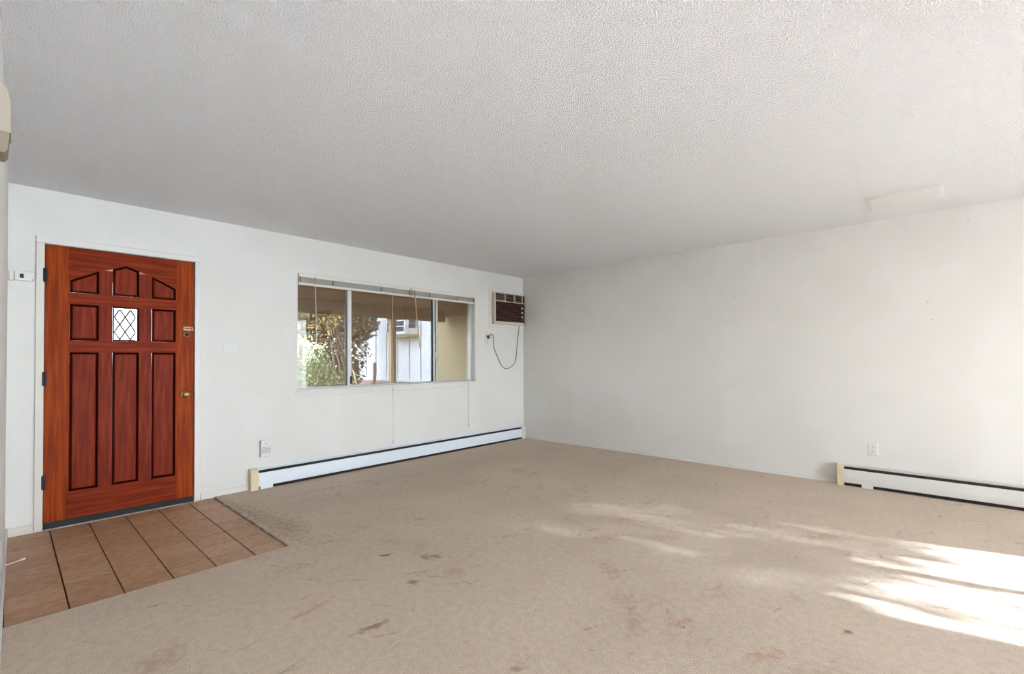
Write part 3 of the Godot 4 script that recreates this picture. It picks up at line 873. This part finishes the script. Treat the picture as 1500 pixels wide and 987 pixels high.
func build_small_things() -> void:
	outlet(Vector3(0, 0.366, 4.235), -PI / 2.0, "white wall outlet above the cream-capped heater on the right wall")
	outlet(Vector3(0, 0.366, 0.576), -PI / 2.0, "white wall outlet on the right wall near the room's far corner")
	# two-gang switch between door and window
	var s := base("light_switch", Vector3(-3.989, 1.318, 0.0))
	tag(s, "white double rocker light switch between entry door and window", "switch")
	part("cover_plate", rings_xy(mb(), rect(-0.059, -0.057, 0.059, 0.057), [Vector2(0, 0.0), Vector2(0.0, 0.003), Vector2(0.004, 0.0065)]), mats.white, s)
	for x in [-0.0235, 0.0235]:
		var st := mb()
		prism_rocker(st, x)
		part("rocker", st, mats.white, s)
	# vented plug-in unit low on the wall by the heater
	var v := base("plug_in_detector", Vector3(-3.698, 0.378, 0.0))
	tag(v, "white plug-in box with grey louvred face above the heater's cream end", "detector")
	box_part("housing", Vector3(-0.046, -0.078, 0.0), Vector3(0.046, 0.078, 0.032), mats.white, v, 0.005)
	var gr := box_part("vent_panel", Vector3(-0.034, -0.048, 0.030), Vector3(0.038, 0.014, 0.0335), mats.white_grey, v, 0.001)
	for k in 4:
		box_part("louvre", Vector3(-0.032, -0.043 + k * 0.0145, 0.0325), Vector3(0.036, -0.036 + k * 0.0145, 0.036), mats.white, gr, 0.001)
	part("lens", lathe(mb(true), [Vector2(0.0, 0.006), Vector2(0.008, 0.005), Vector2(0.011, 0.0)], 12), mats.white, v, Vector3(0.004, 0.045, 0.032), true)
	# small controller left of the door
	var t := base("wall_sensor", Vector3(-5.296, 1.80, 0.0))
	tag(t, "small white wall sensor with black square window left of the entry door", "sensor")
	box_part("housing", Vector3(-0.034, -0.032, 0.0), Vector3(0.064, 0.032, 0.024), mats.white, t, 0.004)
	box_part("back_box", Vector3(-0.060, -0.036, 0.0), Vector3(-0.034, 0.036, 0.018), mats.trim_old, t, 0.004)
	box_part("window", Vector3(-0.008, -0.014, 0.022), Vector3(0.012, 0.016, 0.0248), mats.black, t, 0.001)
	part("button", lathe(mb(true), [Vector2(0.0, 0.0025), Vector2(0.0025, 0.002), Vector2(0.003, 0.0)], 10), mats.slot, t, Vector3(0.055, -0.022, 0.0235), true)
	# thermostat on the left wall, close to the camera
	var zt := 3.70
	var th := base("thermostat", Vector3(XL - 0.0105 * zt, 1.5, zt), asin(-0.0105))
	tag(th, "cream thermostat with beige lower band at the photo's left edge", "thermostat")
	var prof := [Vector2(0.0435, 0.0), Vector2(0.1205, 0.0), Vector2(0.1200, 0.022), Vector2(0.110, 0.034), Vector2(0.090, 0.0385), Vector2(0.0435, 0.0385)]
	part("cover", sweep_profile(prof, Vector3(0, 0, -0.05), Vector3(0, 0, 0.05), Vector3(1, 0, 0)), mats.thermo, th)
	var prof2 := [Vector2(0.012, 0.0), Vector2(0.043, 0.0), Vector2(0.043, 0.037), Vector2(0.018, 0.0355), Vector2(0.012, 0.032)]
	part("dial_band", sweep_profile(prof2, Vector3(0, 0, -0.05), Vector3(0, 0, 0.05), Vector3(1, 0, 0)), mats.thermo_band, th)
	# spring door stop on the left baseboard
	var ds := base("door_stop", Vector3(-5.359, 0.05, 0.80))
	tag(ds, "white rod door stop on the left baseboard above the tiles", "door stop")
	part("rod", tube(mb(), [Vector3(0.002, 0, 0), Vector3(0.072, 0, -0.046)], 0.003, 8), mats.white, ds)
	part("tip", tube(mb(), [Vector3(0.062, 0, -0.040), Vector3(0.078, 0, -0.050)], 0.0055, 8), mats.white, ds)
	part("mount", lathe(mb(true), [Vector2(0.0, 0.006), Vector2(0.008, 0.005), Vector2(0.010, 0.0)], 12), mats.white, ds).rotation.y = PI / 2.0
	# square cover on the ceiling
	var cp := base("ceiling_panel", Vector3(-0.648, H, 4.507))
	tag(cp, "flat white square cover panel on the ceiling near the right wall", "ceiling panel")
	box_part("frame", Vector3(-0.175, -0.014, -0.222), Vector3(0.175, 0.0, 0.222), mats.white, cp, 0.003)
	box_part("cover", Vector3(-0.160, -0.019, -0.207), Vector3(0.160, -0.013, 0.207), mats.white, cp, 0.003)

func prism_rocker(st: SurfaceTool, x: float) -> void:
	var prof := [Vector2(-0.033, 0.005), Vector2(0.033, 0.005), Vector2(0.033, 0.0075), Vector2(-0.033, 0.012)]
	var a := Vector3(x - 0.0165, 0, 0)
	var n := prof.size()
	var v := func(w: Vector2, t: float) -> Vector3: return a + Vector3(0.033 * t, w.x, w.y)
	var c := Vector3(x, 0, 0.007)
	for i in n:
		quad(st, v.call(prof[i], 0.0), v.call(prof[(i + 1) % n], 0.0), v.call(prof[(i + 1) % n], 1.0), v.call(prof[i], 1.0), c)
	for t in [0.0, 1.0]:
		quad(st, v.call(prof[0], t), v.call(prof[1], t), v.call(prof[2], t), v.call(prof[3], t), c)

# ------------------------------------------------------------------ outside
func leaf_mesh(l: float, w: float) -> ArrayMesh:
	var st := mb()
	var p := [Vector3(0, 0, 0), Vector3(-w / 2, 0.0, l * 0.45), Vector3(0, -w * 0.18, l * 0.5), Vector3(w / 2, 0.0, l * 0.45), Vector3(0, 0, l)]
	for t in [[0, 1, 2], [1, 4, 2], [0, 2, 3], [2, 4, 3]]:
		for k in t: st.add_vertex(p[k])
	st.generate_normals()
	return st.commit()

func foliage(called: String, parent: Node, n: int, m: Material, leaf: Mesh, blobs: Array, tones: Array) -> MultiMeshInstance3D:
	var mm := MultiMesh.new()
	mm.transform_format = MultiMesh.TRANSFORM_3D
	mm.use_colors = true
	mm.mesh = leaf
	mm.instance_count = n
	leaf.surface_set_material(0, m)
	for i in n:
		var b: Array = blobs[i % blobs.size()]
		var d := Vector3(rng.randfn(), rng.randfn(), rng.randfn()).normalized() * pow(rng.randf(), 0.45)
		if b.size() > 2: d = Vector3(rng.randf_range(-1, 1), rng.randf_range(-1, 1) + rng.randfn() * 0.05, rng.randf_range(-1, 1))
		var at: Vector3 = b[0] + d * b[1]
		var q := Basis.from_euler(Vector3(rng.randf_range(-1.1, 0.9), rng.randf() * TAU, rng.randf_range(-0.8, 0.8)))
		var s := rng.randf_range(0.6, 1.25)
		mm.set_instance_transform(i, Transform3D(q.scaled(Vector3(s, s, s)), at))
		var c: Color = tones[rng.randi() % tones.size()]
		mm.set_instance_color(i, c.srgb_to_linear() * rng.randf_range(0.75, 1.2))
	var o := MultiMeshInstance3D.new()
	o.multimesh = mm
	o.name = called
	parent.add_child(o, true)
	o.set_meta("kind", "stuff")
	return o

func build_outdoors() -> void:
	# ground all round, porch slab in front, patio behind
	box_part("ground", Vector3(-30, -0.5, -40), Vector3(25, -0.17, 40), mats.soil, null, 0.0)
	tag(get_node("ground"), "bare ground of the yard outside the house", "ground", "", "structure")
	box_part("patio", Vector3(-12, -0.169, ZB + 0.16), Vector3(4, -0.03, ZB + 9.0), mats.patio, null, 0.0)  # added, whitened to bounce sunlight up to the ceiling
	tag(get_node("patio"), "unseen pale patio added behind the camera to bounce daylight indoors", "patio", "", "structure")
	box_part("side_yard", Vector3(-12, -0.169, -0.1), Vector3(-6.0, -0.03, ZB + 0.15), mats.concrete, null, 0.0)
	tag(get_node("side_yard"), "pale concrete side yard outside the left wall", "patio", "", "structure")
	box_part("porch_floor", Vector3(-6.0, -0.169, -6.5), Vector3(0.34, -0.03, -0.16), mats.soil, null, 0.0)
	tag(get_node("porch_floor"), "concrete porch floor outside the front window", "porch floor", "", "structure")
	box_part("added_sun_wall", Vector3(0.16, -0.17, ZB), Vector3(3.2, 3.2, ZB + 0.15), mats.siding, null, 0.0)  # unseen wall added to block sun from the rear side opening
	tag(get_node("added_sun_wall"), "tall white wall added unseen to keep sun out of the side opening", "garden wall", "", "structure")
	# porch roof, beam and post
	box_part("porch_ceiling", Vector3(-6.0, 2.118, -2.35), Vector3(0.28, 2.22, -0.16), mats.tan_dark, null, 0.0)
	tag(get_node("porch_ceiling"), "brown board ceiling of the front porch above the window", "porch ceiling", "", "structure")
	box_part("porch_beam", Vector3(-4.3, 1.915, -2.30), Vector3(0.28, 2.117, -2.20), mats.tan_dark, null, 0.006)  # light tan paint, porch shade put into its brown
	tag(get_node("porch_beam"), "brown porch roof beam seen through the front window", "beam")
	box_part("porch_post", Vector3(-0.90, -0.03, -2.29), Vector3(-0.80, 1.914, -2.205), mats.tan, null, 0.006)
	tag(get_node("porch_post"), "tan wooden post under the porch beam outside the window", "post")
	# the wing of the house at right angles
	var wing := base("house_wing", Vector3(0.35, 0, -3.4))
	tag(wing, "white board-and-batten house wing with brick base outside the window", "building")
	var o := -wing.position
	box_part("wall", Vector3(0.36, -0.17, -5.6) + o, Vector3(2.6, 2.62, -0.16) + o, mats.cream_wall, wing, 0.0)
	var zs := [-5.6, -5.18, -4.75, -4.32, -3.89, -3.46, -3.06, -2.64]
	for k in zs.size() - 1:
		box_part("siding_panel", Vector3(0.340, 0.80, zs[k] + 0.015) + o, Vector3(0.360, 2.45, zs[k + 1] - 0.015) + o, mats.siding, wing, 0.0)
		if k > 0:
			box_part("batten_gap", Vector3(0.352, 0.80, zs[k] - 0.015) + o, Vector3(0.3595, 2.45, zs[k] + 0.015) + o, mats.batten, wing, 0.0)
	box_part("ledge", Vector3(0.328, 0.745, -5.6) + o, Vector3(0.36, 0.80, -2.66) + o, mats.siding, wing, 0.004)
	box_part("brick_base", Vector3(0.342, -0.17, -5.6) + o, Vector3(0.36, 0.745, -2.66) + o, mats.mortar, wing, 0.0)
	var bricks := mb()
	for r in 11:
		var z := -5.58 - (0.1 if r % 2 else 0.0)
		while z < -2.7:
			bx(bricks, Vector3(0.330, -0.15 + r * 0.081, maxf(z, -5.6)) + o, Vector3(0.344, -0.15 + r * 0.081 + 0.068, minf(z + 0.2, -2.665)) + o, 0.002)
			z += 0.215
	part("brick_course", bricks, mats.brick, wing).set_meta("kind", "stuff")
	box_part("fascia", Vector3(0.335, 2.02, -2.66) + o, Vector3(0.36, 2.116, -0.17) + o, mats.tan_dark, wing, 0.004)
	box_part("corner_board", Vector3(0.333, -0.17, -2.655) + o, Vector3(0.36, 2.02, -2.60) + o, mats.tan_dark, wing, 0.004)
	box_part("wing_roof", Vector3(-0.25, 2.63, -5.8), Vector3(3.0, 2.73, -0.16), mats.tan_dark, null, 0.01)  # out of view; eave overhang added to shade the siding
	tag(get_node("wing_roof"), "brown roof slab over the white house wing outside the window", "roof", "", "structure")
	# its air conditioner
	var ac := base("air_conditioner", Vector3(0.17, 1.72, -3.48))
	tag(ac, "white air conditioner jutting from the house wing outside the window", "air conditioner")
	box_part("cabinet", Vector3(-0.15, 0.0, -0.33), Vector3(0.157, 0.42, 0.33), mats.siding, ac, 0.006)
	box_part("coil", Vector3(-0.154, 0.05, -0.31), Vector3(-0.149, 0.40, 0.31), mats.coil, ac, 0.0)
	for k in 4:
		box_part("coil_guard", Vector3(-0.160, 0.035 + k * 0.115, -0.33), Vector3(-0.152, 0.054 + k * 0.115, 0.33), mats.siding, ac, 0.002)
	for z in [-0.33, 0.305]:
		box_part("coil_guard", Vector3(-0.160, 0.035, z), Vector3(-0.152, 0.42, z + 0.025), mats.siding, ac, 0.002)
	for k in 3:
		for j in 3:
			box_part("vent_slot", Vector3(-0.06 + j * 0.055, 0.13 + k * 0.085, 0.328), Vector3(-0.012 + j * 0.055, 0.205 + k * 0.085, 0.333), mats.vent, ac, 0.0)
	box_part("support_shelf", Vector3(-0.10, -0.05, -0.36), Vector3(0.157, -0.001, 0.36), mats.tan, ac, 0.004)
	# planting
	var lf := leaf_material(Color.WHITE)
	var vine := base("climbing_shrub", Vector3(-0.72, -0.17, -4.3))
	tag(vine, "tall dark leafy shrub beside the white house wing outside the window", "shrub")
	var vo := -vine.position
	part("trunk", tube(mb(true), spline([Vector3(-0.25, -0.17, -4.0) + vo, Vector3(-0.28, 0.45, -4.05) + vo, Vector3(-0.1, 0.75, -4.1) + vo, Vector3(-0.05, 1.15, -4.15) + vo]), 0.035, 8), mats.bark, vine, Vector3.ZERO, true)
	for k in 5:
		var f := k / 4.0
		part("branch", tube(mb(), [Vector3(-0.45 - 0.12 * k, -0.17, -3.85 - 0.05 * k) + vo, Vector3(-0.62 - 0.1 * k, 0.95 + 0.2 * f, -4.0) + vo, Vector3(-0.85 - 0.05 * k, 2.0, -4.3) + vo], 0.016, 6), mats.bark, vine)
	foliage("foliage", vine, 8200, lf, leaf_mesh(0.10, 0.055), [
		[Vector3(-0.70, 1.55, -4.35) + vo, Vector3(0.62, 0.95, 0.45)], [Vector3(-0.40, 2.0, -4.3) + vo, Vector3(0.48, 0.45, 0.4)], [Vector3(-0.75, 0.8, -4.4) + vo, Vector3(0.5, 0.8, 0.4)], [Vector3(-1.1, 2.0, -4.5) + vo, Vector3(0.5, 0.45, 0.4)]],
		[srgb(108, 80, 44), srgb(116, 84, 48), srgb(78, 86, 40), srgb(66, 78, 38), srgb(128, 92, 52)])
	var hedge := base("hedge", Vector3(-1.75, -0.17, -3.7))
	tag(hedge, "low pale green hedge at the left end of the front window view", "hedge")
	var ho := -hedge.position
	foliage("foliage", hedge, 4200, leaf_material(Color(1, 1, 1)), leaf_mesh(0.075, 0.03), [
		[Vector3(-1.55, 0.55, -3.6) + ho, Vector3(0.7, 0.65, 0.45)], [Vector3(-1.9, 0.65, -3.9) + ho, Vector3(0.6, 0.6, 0.45)], [Vector3(-1.05, 0.4, -3.6) + ho, Vector3(0.5, 0.65, 0.4)], [Vector3(-1.4, 1.0, -3.9) + ho, Vector3(0.35, 0.4, 0.3)]],
		[srgb(168, 178, 128), srgb(146, 158, 106), srgb(184, 188, 142), srgb(150, 138, 98)])
	for k in 3:
		part("stem", tube(mb(), [Vector3(-1.8 + 0.4 * k, -0.17, -3.7) + ho, Vector3(-1.7 + 0.3 * k, 0.6, -3.7) + ho], 0.02, 6), mats.bark, hedge)
	var tree := base("sunlit_tree", Vector3(0.6, -0.17, -9.5))
	tag(tree, "bright yellow-green tree in the distance at the window's left", "tree")
	var to := -tree.position
	part("trunk", tube(mb(true), [Vector3(0.6, -0.17, -9.5) + to, Vector3(0.65, 1.4, -9.5) + to, Vector3(0.8, 2.8, -9.6) + to], 0.07, 8), mats.bark, tree, Vector3.ZERO, true)
	foliage("foliage", tree, 1500, leaf_material(Color(1, 1, 1)), leaf_mesh(0.14, 0.08), [
		[Vector3(0.4, 1.2, -9.4) + to, Vector3(1.3, 0.9, 0.8)], [Vector3(0.9, 2.3, -9.6) + to, Vector3(1.4, 0.8, 0.8)], [Vector3(1.6, 1.4, -9.6) + to, Vector3(1.2, 0.9, 0.8)]],
		[srgb(206, 206, 70), srgb(190, 190, 60), srgb(160, 170, 60), srgb(120, 140, 50)])
	# sliding window behind the camera, sill raised to limit bounce: its two leaves throw the bands of light on the carpet
	var pd := base("window_2", Vector3.ZERO)
	tag(pd, "sliding window in the wall behind the camera that lets the sun in", "window", "", "structure")
	for f in [[-1.30, -1.275], [-0.71, -0.63], [-0.065, -0.03]]:
		box_part("stile", Vector3(f[0], 1.05, ZB + 0.05), Vector3(f[1], 2.38, ZB + 0.09), mats.alu, pd, 0.003)
	for f in [[1.05, 1.09], [2.34, 2.38]]:
		box_part("rail", Vector3(-1.275, f[0], ZB + 0.052), Vector3(-0.065, f[1], ZB + 0.088), mats.alu, pd, 0.003)
	for p in [[-1.275, -0.71], [-0.63, -0.065]]:
		box_part("pane", Vector3(p[0], 1.09, ZB + 0.068), Vector3(p[1], 2.34, ZB + 0.072), mats.glass, pd, 0.0)
	build_shade_plants()

func from_floor(x: float, z: float, plane: float) -> Vector3:   # where the sun's ray to a floor point crosses the plane z = plane
	var t := (plane - z) / SUN.z
	return Vector3(x, CARPET, z) + SUN * t

func build_shade_plants() -> void:
	var reeds := base("shade_reeds", Vector3(-1.0, -0.03, ZB + 1.0))  # unseen; blades placed to throw the streaks across the sun patch
	tag(reeds, "unseen garden reeds behind the camera, set to streak the sun patch", "reeds", "", "stuff")
	var o := -reeds.position
	var st := mb()
	for s in REEDS:
		var a := from_floor(s[0], s[1], ZB + 1.0)
		var b := from_floor(s[2], s[3], ZB + 1.0)
		var w: float = s[4]
		var d := (b - a).normalized()
		var side := d.cross(Vector3(0, 0, 1)).normalized() * w
		var m := (a + b) / 2.0
		quad(st, a + o, m + side + o, b + o, m - side + o, m + o - Vector3(0, 0, 1))
		quad(st, a + o + Vector3(0, 0, 0.004), m + side + o + Vector3(0, 0, 0.004), b + o + Vector3(0, 0, 0.004), m - side + o + Vector3(0, 0, 0.004), m + o + Vector3(0, 0, 1))
	part("blade", st, plain(srgb(96, 112, 60), 0.7), reeds)
	var tr := base("shade_tree", Vector3(0.3, -0.03, ZB + 2.6))  # unseen; canopy shaped to cut off and filter the sun
	tag(tr, "unseen leafy tree behind the camera, canopy set to filter the sun", "tree", "", "stuff")
	var to := -tr.position
	foliage("foliage", tr, 12500, leaf_material(Color(1, 1, 1)), leaf_mesh(0.062, 0.042), [
		[Vector3(-0.2, 2.80, ZB + 2.2) + to, Vector3(0.95, 0.42, 0.3), true]],
		[srgb(96, 112, 60), srgb(110, 122, 66)])
	part("trunk", tube(mb(true), [Vector3(2.2, -0.03, ZB + 2.6) + to, Vector3(2.1, 1.4, ZB + 2.6) + to, Vector3(1.6, 2.6, ZB + 2.5) + to], 0.06, 8), mats.bark, tr, Vector3.ZERO, true)

const REEDS := [
	[-2.30, 4.15, -2.44, 6.2, 0.030], [-2.42, 4.20, -2.44, 5.2, 0.022], [-2.06, 4.1, -2.16, 5.9, 0.030],
	[-2.00, 4.2, -1.98, 6.2, 0.022], [-2.10, 4.75, -2.20, 6.2, 0.05], [-1.80, 4.1, -1.62, 5.0, 0.020],
	[-2.18, 4.1, -2.06, 4.75, 0.022], [-1.55, 4.15, -1.62, 4.75, 0.03],
	[-1.96, 4.7, -2.06, 6.3, 0.028], [-2.30, 4.6, -2.22, 6.0, 0.018], [-1.78, 4.2, -1.60, 4.9, 0.05], [-2.50, 4.25, -2.36, 5.0, 0.018]]
